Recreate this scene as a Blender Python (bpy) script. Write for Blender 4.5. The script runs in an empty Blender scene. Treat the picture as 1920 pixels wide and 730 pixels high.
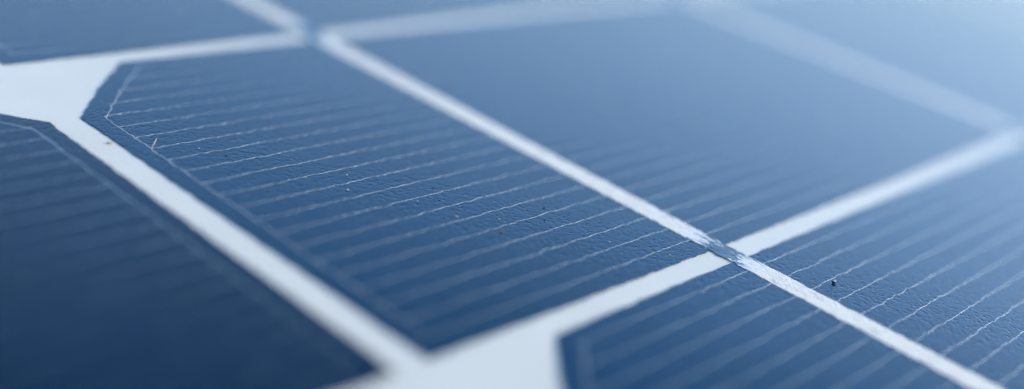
import bpy, bmesh, math, random
from mathutils import Vector, noise

scene = bpy.context.scene
col = scene.collection
MM = 0.001
R = math.radians

# ---------------------------------------------------------------- camera
cam_d = bpy.data.cameras.new('camera')
cam = bpy.data.objects.new('camera', cam_d)
col.objects.link(cam)
cam.location = (-39.877 * MM, -32.896 * MM, 31.5954 * MM)
cam.rotation_euler = (1.155, -0.2004, -0.8352)
cam_d.sensor_fit = 'HORIZONTAL'
cam_d.sensor_width = 36.0
cam_d.lens = 2353.24 / 1920 * 36.0
cam_d.clip_start = 0.002
cam_d.clip_end = 50.0
cam_d.dof.use_dof = True
cam_d.dof.focus_distance = 77.0 * MM
cam_d.dof.aperture_fstop = 9.0
cam_d.dof.aperture_blades = 0
scene.camera = cam

# ---------------------------------------------------------------- sky, sun, exposure
SUN_EL, SUN_AZ = R(20), R(118)          # azimuth clockwise from +Y
world = bpy.data.worlds.new('World')
scene.world = world
world.use_nodes = True
nt = world.node_tree
nt.nodes.clear()
sky = nt.nodes.new('ShaderNodeTexSky')
sky.sky_type = 'NISHITA'
sky.sun_disc = False
sky.sun_elevation = SUN_EL
sky.sun_rotation = SUN_AZ
sky.air_density = 1.0
sky.altitude = 1200
sky.dust_density = 1.3
sky.ozone_density = 2.0
bg = nt.nodes.new('ShaderNodeBackground')
bg.inputs['Strength'].default_value = 0.15
out = nt.nodes.new('ShaderNodeOutputWorld')
# added elevation ramp on the sky: bright low, dark band above, shaping film reflections
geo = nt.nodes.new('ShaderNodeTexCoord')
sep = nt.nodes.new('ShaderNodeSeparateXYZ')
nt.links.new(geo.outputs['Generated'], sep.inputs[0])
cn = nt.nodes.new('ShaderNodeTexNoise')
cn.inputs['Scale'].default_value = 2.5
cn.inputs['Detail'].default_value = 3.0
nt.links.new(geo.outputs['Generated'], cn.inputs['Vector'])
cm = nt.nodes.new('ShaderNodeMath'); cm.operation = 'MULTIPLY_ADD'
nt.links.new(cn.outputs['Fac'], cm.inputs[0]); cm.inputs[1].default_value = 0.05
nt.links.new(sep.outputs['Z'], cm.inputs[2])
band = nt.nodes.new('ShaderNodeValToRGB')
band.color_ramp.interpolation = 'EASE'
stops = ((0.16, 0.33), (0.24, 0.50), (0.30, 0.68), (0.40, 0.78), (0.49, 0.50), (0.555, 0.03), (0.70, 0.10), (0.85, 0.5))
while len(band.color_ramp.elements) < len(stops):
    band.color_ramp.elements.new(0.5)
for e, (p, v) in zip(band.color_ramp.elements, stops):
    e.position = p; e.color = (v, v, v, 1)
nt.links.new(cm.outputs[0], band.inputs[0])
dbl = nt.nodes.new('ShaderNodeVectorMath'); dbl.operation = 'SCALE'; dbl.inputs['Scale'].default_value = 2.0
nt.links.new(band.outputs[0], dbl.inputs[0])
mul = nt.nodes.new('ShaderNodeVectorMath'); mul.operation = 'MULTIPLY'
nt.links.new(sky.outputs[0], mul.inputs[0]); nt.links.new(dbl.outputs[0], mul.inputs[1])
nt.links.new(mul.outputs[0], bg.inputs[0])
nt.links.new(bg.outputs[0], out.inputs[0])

sun_d = bpy.data.lights.new('sun', 'SUN')
sun_d.energy = 1.2
sun_d.angle = R(20)
sun_d.color = (1.0, 0.92, 0.80)
sun = bpy.data.objects.new('sun', sun_d)
col.objects.link(sun)
sv = Vector((math.sin(SUN_AZ) * math.cos(SUN_EL), math.cos(SUN_AZ) * math.cos(SUN_EL), math.sin(SUN_EL)))
sun.rotation_euler = sv.to_track_quat('Z', 'Y').to_euler()

scene.view_settings.view_transform = 'Standard'
scene.view_settings.look = 'None'
scene.view_settings.exposure = 1.3
scene.view_settings.gamma = 1.0
scene.cycles.use_denoising = True
scene.cycles.denoising_input_passes = 'RGB'
scene.cycles.use_adaptive_sampling = False
scene.cycles.max_bounces = 6
scene.cycles.sample_clamp_direct = 2.5
scene.cycles.sample_clamp_indirect = 2.5

# ---------------------------------------------------------------- materials
def new_mat(name):
    m = bpy.data.materials.new(name)
    m.use_nodes = True
    n = m.node_tree
    b = n.nodes['Principled BSDF']
    return m, n, b

def noise_node(n, scale, detail=2.0, rough=0.5, vec=None, distortion=0.0):
    t = n.nodes.new('ShaderNodeTexNoise')
    t.inputs['Scale'].default_value = scale
    t.inputs['Detail'].default_value = detail
    t.inputs['Roughness'].default_value = rough
    t.inputs['Distortion'].default_value = distortion
    if vec is not None:
        n.links.new(vec, t.inputs['Vector'])
    return t

def ramp(n, fac, stops):
    r = n.nodes.new('ShaderNodeValToRGB')
    els = r.color_ramp.elements
    while len(els) < len(stops):
        els.new(0.5)
    for e, (p, c) in zip(els, stops):
        e.position = p
        e.color = c if len(c) == 4 else (*c, 1)
    n.links.new(fac, r.inputs[0])
    return r

def film_bump(n, height_um=11.0):
    """embossed pebbled cover film: shallow grain about half a millimetre across, same everywhere on the panel"""
    g = n.nodes.new('ShaderNodeNewGeometry')
    pos = g.outputs['Position']
    a = noise_node(n, 1 / (0.44 * MM), 2.0, 0.5, pos)
    pits = noise_node(n, 1 / (0.27 * MM), 1.5, 0.5, pos, 0.3)
    sm = n.nodes.new('ShaderNodeMapRange'); sm.interpolation_type = 'SMOOTHSTEP'
    sm.inputs['From Min'].default_value = 0.50; sm.inputs['From Max'].default_value = 0.72
    sm.inputs['To Min'].default_value = 0.0; sm.inputs['To Max'].default_value = 1.0
    n.links.new(pits.outputs['Fac'], sm.inputs['Value'])
    big = noise_node(n, 1 / (5 * MM), 1.0, 0.5, pos)
    add = n.nodes.new('ShaderNodeMath'); add.operation = 'MULTIPLY_ADD'
    n.links.new(sm.outputs[0], add.inputs[0]); add.inputs[1].default_value = -1.0
    n.links.new(a.outputs['Fac'], add.inputs[2])
    add2 = n.nodes.new('ShaderNodeMath'); add2.operation = 'MULTIPLY_ADD'
    n.links.new(big.outputs['Fac'], add2.inputs[0]); add2.inputs[1].default_value = 1.0
    n.links.new(add.outputs[0], add2.inputs[2])
    b = n.nodes.new('ShaderNodeBump')
    b.inputs['Strength'].default_value = 1.0
    b.inputs['Distance'].default_value = height_um * 1e-6
    n.links.new(add2.outputs[0], b.inputs['Height'])
    return b, pos

# silicon under film
m_cell, n, b = new_mat('blue_silicon_under_film')
bump, pos = film_bump(n)
t = noise_node(n, 1 / (14 * MM), 3, 0.6, pos)
r = ramp(n, t.outputs['Fac'], [(0.3, (0.001, 0.020, 0.050)), (0.7, (0.002, 0.028, 0.064))])
oi = n.nodes.new('ShaderNodeObjectInfo')            # each wafer has its own depth of blue
tone = n.nodes.new('ShaderNodeMix'); tone.data_type = 'RGBA'; tone.blend_type = 'MULTIPLY'
tone.inputs[0].default_value = 1.0
n.links.new(r.outputs[0], tone.inputs[6]); n.links.new(oi.outputs['Color'], tone.inputs[7])
dv = n.nodes.new('ShaderNodeTexVoronoi')             # fine dust caught in the film
dv.inputs['Scale'].default_value = 1 / (1.7 * MM)
n.links.new(pos, dv.inputs['Vector'])
dr = n.nodes.new('ShaderNodeSeparateColor')
n.links.new(dv.outputs['Color'], dr.inputs[0])
rad = n.nodes.new('ShaderNodeMath'); rad.operation = 'MULTIPLY_ADD'
n.links.new(dr.outputs[0], rad.inputs[0]); rad.inputs[1].default_value = 0.06; rad.inputs[2].default_value = -0.03
lt = n.nodes.new('ShaderNodeMath'); lt.operation = 'LESS_THAN'
n.links.new(dv.outputs['Distance'], lt.inputs[0]); n.links.new(rad.outputs[0], lt.inputs[1])
hf = n.nodes.new('ShaderNodeMath'); hf.operation = 'MULTIPLY'
n.links.new(lt.outputs[0], hf.inputs[0]); hf.inputs[1].default_value = 0.6
dm = n.nodes.new('ShaderNodeMix'); dm.data_type = 'RGBA'
n.links.new(hf.outputs[0], dm.inputs[0]); n.links.new(tone.outputs[2], dm.inputs[6]); dm.inputs[7].default_value = (0.6, 0.58, 0.52, 1)
n.links.new(dm.outputs[2], b.inputs['Base Color'])
b.inputs['Roughness'].default_value = 0.16
b.inputs['IOR'].default_value = 1.40
b.inputs['Specular Tint'].default_value = (0.25, 0.9, 1.0, 1)
n.links.new(bump.outputs[0], b.inputs['Normal'])

# white backsheet under film
m_back, n, b = new_mat('white_backsheet_under_film')
bump, pos = film_bump(n, 5.0)
t = noise_node(n, 1 / (5 * MM), 4, 0.6, pos)
r = ramp(n, t.outputs['Fac'], [(0.3, (0.83, 0.79, 0.67)), (0.7, (0.89, 0.85, 0.725))])
n.links.new(r.outputs[0], b.inputs['Base Color'])
b.inputs['Roughness'].default_value = 0.3
b.inputs['IOR'].default_value = 1.42
n.links.new(bump.outputs[0], b.inputs['Normal'])

# printed silver fingers
m_silver, n, b = new_mat('printed_silver_paste')
bump, pos = film_bump(n, 10.0)
t = noise_node(n, 1 / (0.5 * MM), 3, 0.7, pos)
r = ramp(n, t.outputs['Fac'], [(0.32, (0.45, 0.40, 0.33)), (0.62, (0.95, 0.85, 0.70))])
oi = n.nodes.new('ShaderNodeObjectInfo')            # print colour multiplied by a per-cell tint
tone = n.nodes.new('ShaderNodeMix'); tone.data_type = 'RGBA'; tone.blend_type = 'MULTIPLY'
tone.inputs[0].default_value = 1.0
n.links.new(r.outputs[0], tone.inputs[6]); n.links.new(oi.outputs['Color'], tone.inputs[7])
n.links.new(tone.outputs[2], b.inputs['Base Color'])
b.inputs['Roughness'].default_value = 0.35
b.inputs['Metallic'].default_value = 0.45
b.inputs['Coat Weight'].default_value = 1.0
b.inputs['Coat IOR'].default_value = 1.4
b.inputs['Coat Roughness'].default_value = 0.16
n.links.new(bump.outputs[0], b.inputs['Normal'])

# tinned ribbon on the cell
m_bar, n, b = new_mat('tinned_busbar')
bump, pos = film_bump(n, 18.0)
mp = n.nodes.new('ShaderNodeMapping')
mp.inputs['Scale'].default_value = (2.6, 0.7, 1)
n.links.new(pos, mp.inputs['Vector'])
t = noise_node(n, 1 / (0.9 * MM), 4, 0.65, mp.outputs[0], 0.6)
r = ramp(n, t.outputs['Fac'], [(0.34, (0.50, 0.50, 0.48)), (0.46, (0.96, 0.87, 0.72)), (0.7, (0.99, 0.90, 0.75))])
n.links.new(r.outputs[0], b.inputs['Base Color'])
b.inputs['Roughness'].default_value = 0.3
n.links.new(bump.outputs[0], b.inputs['Normal'])

# bare ribbon between the cells: wrinkled metal, its dark blue reflection painted in, with bright solder streaks
m_joint, n, b = new_mat('bare_interconnect_metal')
bump, pos = film_bump(n, 10.0)
mp = n.nodes.new('ShaderNodeMapping'); mp.vector_type = 'POINT'
mp.inputs['Scale'].default_value = (3.0, 0.7, 1)
n.links.new(pos, mp.inputs['Vector'])
t = noise_node(n, 1 / (0.8 * MM), 3, 0.6, mp.outputs[0], 1.0)
tc = n.nodes.new('ShaderNodeTexCoord')
sx = n.nodes.new('ShaderNodeSeparateXYZ')
n.links.new(tc.outputs['Generated'], sx.inputs[0])
ends = n.nodes.new('ShaderNodeMath'); ends.operation = 'MULTIPLY_ADD'      # 0 in the middle, 0.5 at either end
n.links.new(sx.outputs['Y'], ends.inputs[0]); ends.inputs[1].default_value = 1.0; ends.inputs[2].default_value = -0.5
ab = n.nodes.new('ShaderNodeMath'); ab.operation = 'ABSOLUTE'
n.links.new(ends.outputs[0], ab.inputs[0])
pw = n.nodes.new('ShaderNodeMath'); pw.operation = 'MULTIPLY_ADD'           # solder left on towards the ends
n.links.new(ab.outputs[0], pw.inputs[0]); pw.inputs[1].default_value = 0.75
n.links.new(t.outputs['Fac'], pw.inputs[2])
r = ramp(n, pw.outputs[0], [(0.60, (0.025, 0.090, 0.150)), (0.66, (0.10, 0.20, 0.27)), (0.72, (0.88, 0.84, 0.74))])
n.links.new(r.outputs[0], b.inputs['Base Color'])
b.inputs['Roughness'].default_value = 0.2
b.inputs['IOR'].default_value = 1.5
n.links.new(bump.outputs[0], b.inputs['Normal'])

def grit_mat(name, c1, c2, rough=0.7):
    m, n, b = new_mat(name)
    g = n.nodes.new('ShaderNodeNewGeometry')
    t = noise_node(n, 1 / (0.08 * MM), 3, 0.6, g.outputs['Position'])
    r = ramp(n, t.outputs['Fac'], [(0.35, c1), (0.65, c2)])
    n.links.new(r.outputs[0], b.inputs['Base Color'])
    b.inputs['Roughness'].default_value = rough
    return m

m_dark = grit_mat('dark_grit', (0.008, 0.008, 0.010), (0.03, 0.03, 0.035))
m_pale = grit_mat('pale_grit', (0.35, 0.36, 0.38), (0.75, 0.75, 0.75), 0.4)
m_crystal = grit_mat('white_crystal', (0.8, 0.78, 0.74), (0.95, 0.94, 0.92), 0.3)
m_tan = grit_mat('tan_grit', (0.30, 0.20, 0.09), (0.55, 0.38, 0.17))
m_rust = grit_mat('rust_grit', (0.30, 0.12, 0.05), (0.45, 0.20, 0.10))
m_hair = grit_mat('pale_fibre', (0.38, 0.40, 0.43), (0.55, 0.57, 0.6))

# ---------------------------------------------------------------- panel dimensions (millimetres)
CW, CH = 156.0, 38.62          # cell size along the fingers / along the busbars
GX, GY = 2.15, 1.72            # white gaps
CHX, CHY = 7.6, 7.7            # chamfer at the far corners
PITCH, FIRST = 1.712, 1.15
INSET = 1.32
BARS = (25.6, 77.6, 129.6)
BARW = 0.90
Z_CELL, Z_FING, Z_BAR = 0.06, 0.066, 0.085
random.seed(4)

def wob(x, y, amp=1.0):
    """how the pebbled film shifts what lies under it, in millimetres"""
    p = Vector((x / 0.95, y / 0.95, 3.1))
    q = Vector((x / 0.33, y / 0.33, 9.7))
    dx = noise.noise(p) * 0.085 + noise.noise(q) * 0.055
    dy = noise.noise(p + Vector((31.7, 11.2, 5))) * 0.085 + noise.noise(q + Vector((7.7, 51.2, 5))) * 0.055
    return x + dx * amp, y + dy * amp

def mesh_obj(name, bm, mat, parent=None, smooth=False):
    me = bpy.data.meshes.new(name)
    bm.normal_update()
    bm.to_mesh(me)
    bm.free()
    me.materials.append(mat)
    if smooth:
        for p in me.polygons:
            p.use_smooth = True
    o = bpy.data.objects.new(name, me)
    col.objects.link(o)
    if parent is not None:
        o.parent = parent
    return o

def strip_points(p0, p1, step):
    L = math.hypot(p1[0] - p0[0], p1[1] - p0[1])
    k = max(1, int(L / step))
    return [(p0[0] + (p1[0] - p0[0]) * i / k, p0[1] + (p1[1] - p0[1]) * i / k) for i in range(k + 1)]

def add_strip(bm, pts, half, z, amp=1.0, thick=0.008, width_jitter=0.0, hump=None):
    """a thin printed line or ribbon: top plus two side walls following pts, wobbling with the film"""
    rows = []
    n_ = len(pts)
    for i, (x, y) in enumerate(pts):
        ax, ay = pts[max(0, i - 1)]
        bx, by = pts[min(n_ - 1, i + 1)]
        tx, ty = bx - ax, by - ay
        L = math.hypot(tx, ty) or 1
        nx, ny = -ty / L, tx / L
        h = half
        if width_jitter:
            h *= 1 + width_jitter * noise.noise(Vector((x / 0.5, y / 0.5, 21)))
        l = wob(x + nx * h, y + ny * h, amp)
        r_ = wob(x - nx * h, y - ny * h, amp)
        zz = z + (hump(i / (n_ - 1)) if hump else 0)
        rows.append((bm.verts.new((l[0] * MM, l[1] * MM, (zz - thick) * MM)), bm.verts.new((l[0] * MM, l[1] * MM, zz * MM)),
                     bm.verts.new((r_[0] * MM, r_[1] * MM, zz * MM)), bm.verts.new((r_[0] * MM, r_[1] * MM, (zz - thick) * MM))))
    for a, c in zip(rows, rows[1:]):
        for k in range(3):
            bm.faces.new((a[k], a[k + 1], c[k + 1], c[k]))
    for q in (rows[0], rows[-1]):
        bm.faces.new(q if q is rows[0] else q[::-1])
    return rows

# ---------------------------------------------------------------- the panel
panel = bpy.data.objects.new('solar_panel', None)
col.objects.link(panel)
panel['label'] = 'blue solar panel with chamfered cells, thin silver lines and white seams, filling the picture'
panel['category'] = 'solar panel'

PRINT_TINT = {(0, 0): (0.78, 0.84, 0.9), (0, -1): (0.78, 0.84, 0.9), (-1, 0): (0.58, 0.76, 0.95)}
TONE = {(-1, 0): (0.5, 0.84, 1.0), (0, 0): (0.9, 1.5, 1.6), (0, -1): (0.9, 1.6, 1.75), (0, 1): (0.9, 1.4, 1.5), (-1, 1): (1, 1, 1), (-1, -1): (0.9, 0.9, 0.9)}
COLS, ROWS = (-1, 0), (-1, 0, 1)
x_lo, x_hi = -(CW + GX) - 12, CW + 12
y_lo, y_hi = -(CH + GY) - 12, 2 * (CH + GY) + 10

bm = bmesh.new()
bmesh.ops.create_cube(bm, size=1.0)
for v in bm.verts:
    v.co = Vector(((x_lo + x_hi) / 2 + v.co.x * (x_hi - x_lo), (y_lo + y_hi) / 2 + v.co.y * (y_hi - y_lo), -0.75 + v.co.z * 1.5)) * MM
bmesh.ops.bevel(bm, geom=bm.edges[:], offset=0.3 * MM, segments=2, affect='EDGES')
mesh_obj('backsheet', bm, m_back, panel)

def outline(x0, y0, inset=0.0):
    """near-left, near-right, far-right chamfer, far-left chamfer (slightly bowed, as on a sawn wafer)"""
    i = inset
    k = inset * 0.42
    xs = [(x0 + i, y0 + i), (x0 + CW - i, y0 + i), (x0 + CW - i, y0 + CH - CHY - k)]
    def bow(a, c_, s):
        m_ = []
        for t_ in (0.25, 0.5, 0.75):
            b_ = 0.12 * math.sin(math.pi * t_)
            m_.append((a[0] + (c_[0] - a[0]) * t_ + s * b_, a[1] + (c_[1] - a[1]) * t_ + b_))
        return m_
    e = (x0 + CW - CHX - k, y0 + CH - i)
    xs += bow(xs[-1], e, 1) + [e]
    f = (x0 + CHX + k, y0 + CH - i)
    xs.append(f)
    g = (x0 + i, y0 + CH - CHY - k)
    xs += bow(f, g, -1) + [g]
    return xs

def fine_loop(poly, step):
    pts = []
    for a, c in zip(poly, poly[1:] + poly[:1]):
        pts += strip_points(a, c, step)[:-1]
    return pts

def make_cell(cx, cy):
    x0, y0 = cx * (CW + GX), cy * (CH + GY)
    fine = 0.12
    loop = fine_loop(outline(x0, y0), 0.18)
    bm = bmesh.new()
    top, low = [], []
    for x, y in loop:
        u, w = wob(x, y, 1.0)
        top.append(bm.verts.new((u * MM, w * MM, Z_CELL * MM)))
        low.append(bm.verts.new((u * MM, w * MM, 0.004 * MM)))
    bm.faces.new(top)
    N = len(top)
    for i in range(N):
        j = (i + 1) % N
        bm.faces.new((low[i], low[j], top[j], top[i]))
    cell = mesh_obj('solar_cell', bm, m_cell, panel)
    cell.color = (*TONE[(cx, cy)], 1)

    # thin line framing the cell on its short sides and chamfers
    o = outline(x0, y0, INSET)
    yb, yt = y0 + CH - FIRST - 21 * PITCH, y0 + CH - FIRST
    for side in (0, 1):
        bm = bmesh.new()
        if side == 0:
            path = [(o[-1][0], yb)] + [o[-1]] + o[-2:-5:-1] + [o[-5]]
        else:
            path = [(o[1][0], yb)] + o[2:7]
        pts = []
        for a, c in zip(path, path[1:]):
            pts += strip_points(a, c, fine)[:-1]
        pts.append(path[-1])
        add_strip(bm, pts, 0.028, Z_FING + 0.002, 1.15, width_jitter=0.5)
        bo = mesh_obj('border_line', bm, m_silver, cell)
        bo.color = (*PRINT_TINT.get((cx, cy), (0.78, 0.84, 0.9)), 1)

    def finger_span(y):
        lim = y0 + CH - CHY
        cut = max(0.0, y - lim) * CHX / CHY
        return x0 + INSET + cut * 1.0, x0 + CW - INSET - cut
    visible = (cx, cy) in ((0, 0), (-1, 0), (0, -1))
    shared = None if visible else bmesh.new()
    for k in range(22):
        y = y0 + CH - FIRST - k * PITCH
        a, c = finger_span(y)
        bm = bmesh.new() if visible else shared
        # only the stretch the film magnifies sharply needs the fine steps
        step = fine if visible else 0.6
        add_strip(bm, strip_points((a, y), (c, y), step), 0.019, Z_FING, 1.3, width_jitter=0.6)
        if visible:
            fo = mesh_obj('finger', bm, m_silver, cell)
            fo.color = (*PRINT_TINT[(cx, cy)], 1)
    if not visible:
        g = mesh_obj('fingers', shared, m_silver, cell)
        g['kind'] = 'stuff'

    # three wide busbars
    for bx in BARS:
        bm = bmesh.new()
        add_strip(bm, strip_points((x0 + bx, y0 + 1.9), (x0 + bx, y0 + CH - 1.1), 0.15), BARW, Z_BAR, 1.0, thick=0.03, width_jitter=0.10)
        mesh_obj('busbar', bm, m_bar, cell)
    return cell

for cx in COLS:
    for cy in ROWS:
        make_cell(cx, cy)

# ribbons stepping down from one cell to the next across the white gap
for cx in COLS:
    for cy in (-1, 0):
        ytop = cy * (CH + GY) + CH
        for bx in BARS:
            x = cx * (CW + GX) + bx
            bm = bmesh.new()
            add_strip(bm, strip_points((x, ytop + GY + 2.4), (x, ytop - 1.6), 0.08), BARW * 0.97, Z_BAR + 0.004, 1.0, thick=0.03,
                      width_jitter=0.18, hump=lambda t_: 0.012 * math.sin(t_ * 9.0) * math.sin(math.pi * t_))
            mesh_obj('interconnect_ribbon', bm, m_joint, panel)

# ---------------------------------------------------------------- dust, grit and a hair lying on the film
def grit(name, x, y, size, mat, label, cat, group, seed, flat=0.7, stretch=1.3, z=Z_CELL, cap=None):
    rnd = random.Random(seed)
    bm = bmesh.new()
    bmesh.ops.create_icosphere(bm, subdivisions=2, radius=1.0)
    off = Vector((rnd.uniform(0, 50), rnd.uniform(0, 50), 0))
    ang = rnd.uniform(0, 6.28)
    for v in bm.verts:
        d = 1 + 0.55 * noise.noise(v.co * 1.3 + off)
        p = v.co * d
        p = Vector((p.x * stretch, p.y, p.z * flat)) * size * MM
        v.co = Vector((p.x * math.cos(ang) - p.y * math.sin(ang), p.x * math.sin(ang) + p.y * math.cos(ang), p.z))
    lo = min(v.co.z for v in bm.verts)
    for v in bm.verts:
        v.co.z -= lo
    o = mesh_obj(name, bm, mat)
    o.location = (x * MM, y * MM, z * MM)
    o['label'] = label
    o['category'] = cat
    if group:
        o['group'] = group
    if cap:
        bm = bmesh.new()
        bmesh.ops.create_icosphere(bm, subdivisions=2, radius=1.0)
        for v in bm.verts:
            d = 1 + 0.5 * noise.noise(v.co * 1.4 + off)
            v.co = v.co * d * size * 0.75 * MM + Vector((0.4 * size, -0.2 * size, 1.35 * size)) * MM
        mesh_obj('crystal', bm, cap, o)
    return o

G = 'specks of dust and grit on the panel'
grit('grit_grain', 28.72, -6.67, 0.11, m_dark, 'black grit grain with a pale crystal on top, right of the nearer white busbar', 'grit', G, 1, cap=m_crystal)
grit('grit_grain', 4.97, 22.96, 0.05, m_dark, 'small black grain on blue cell near the chamfered corner', 'grit', G, 2)
grit('grit_grain', 18.97, 8.95, 0.045, m_dark, 'tiny black grain on blue cell between fine lines, right of the rusty speck', 'grit', G, 3)
grit('grit_grain', -0.45, 27.08, 0.12, m_tan, 'tan grain lying on the white seam beside the chamfered corner', 'grit', G, 4, z=0.0, flat=0.4)
grit('grit_grain', 13.69, 7.8, 0.085, m_rust, 'rust brown speck between two fine lines in mid cell', 'grit', G, 5, flat=0.4)

W = 'specks of dust and grit on the panel'
white = [
    (4.0, 24.4, 0.055, 'pale dust fleck just inside the chamfered corner, nearest the short slanting hair'),
    (8.5, 21.4, 0.05, 'pale dust fleck right of the small black grain near the chamfered corner'),
    (10.2, 17.8, 0.055, 'round pale dust fleck below a crisp line, left part of the middle cell'),
    (8.8, 16.1, 0.075, 'larger pale blister like fleck below the crisp lines, left part of the middle cell'),
    (11.8, 13.1, 0.055, 'pale dust fleck just under a fine line in the centre of the middle cell'),
    (12.6, 10.5, 0.07, 'soft pale dust fleck left of the rust brown speck'),
    (14.9, 9.1, 0.055, 'bright pale dust fleck directly above the rust brown speck'),
    (19.2, 3.8, 0.055, 'pale dust fleck between the last lines before the white seam crossing'),
    (21.5, 0.85, 0.055, 'pale dust fleck at the rim of the white seam, left of the crossing'),
    (29.0, 27.1, 0.16, 'blurred pale dust fleck on the far blue area beyond the wide white busbar'),
]
for i, (x, y, s, lab) in enumerate(white):
    grit('dust_fleck', x, y, s, m_pale, lab, 'dust', W, 20 + i, flat=0.45)
grit('grit_grain', 14.16, 14.17, 0.035, m_dark, 'tiny black grain in the centre of the middle cell, upper right of a pale fleck', 'grit', W, 40)
grit('grit_grain', 17.61, 7.73, 0.05, m_dark, 'black grain beneath another, right of the rust brown speck', 'grit', W, 41)

# short pale hair slanting up from the border line
bm = bmesh.new()
rings = []
N = 14
for i in range(N + 1):
    t_ = i / N
    c = Vector((1.42 + 0.98 * t_, 25.50 + 1.0 * t_ + 0.0, 0.09 + 0.05 * t_))
    rad = 0.03 * (0.5 + 0.7 * math.sin(math.pi * (0.15 + 0.7 * t_)))
    ring = []
    for k in range(6):
        a = k * math.pi / 3
        ring.append(bm.verts.new((c + Vector((-0.7 * math.cos(a), 0.7 * math.cos(a), 0.6 * math.sin(a))) * rad) * MM))
    rings.append(ring)
for a, c in zip(rings, rings[1:]):
    for k in range(6):
        bm.faces.new((a[k], a[(k + 1) % 6], c[(k + 1) % 6], c[k]))
bm.faces.new(rings[0][::-1]); bm.faces.new(rings[-1])
h = mesh_obj('hair', bm, m_hair, smooth=True)
h['label'] = 'short pale hair slanting off the border line near the chamfered corner'
h['category'] = 'hair'
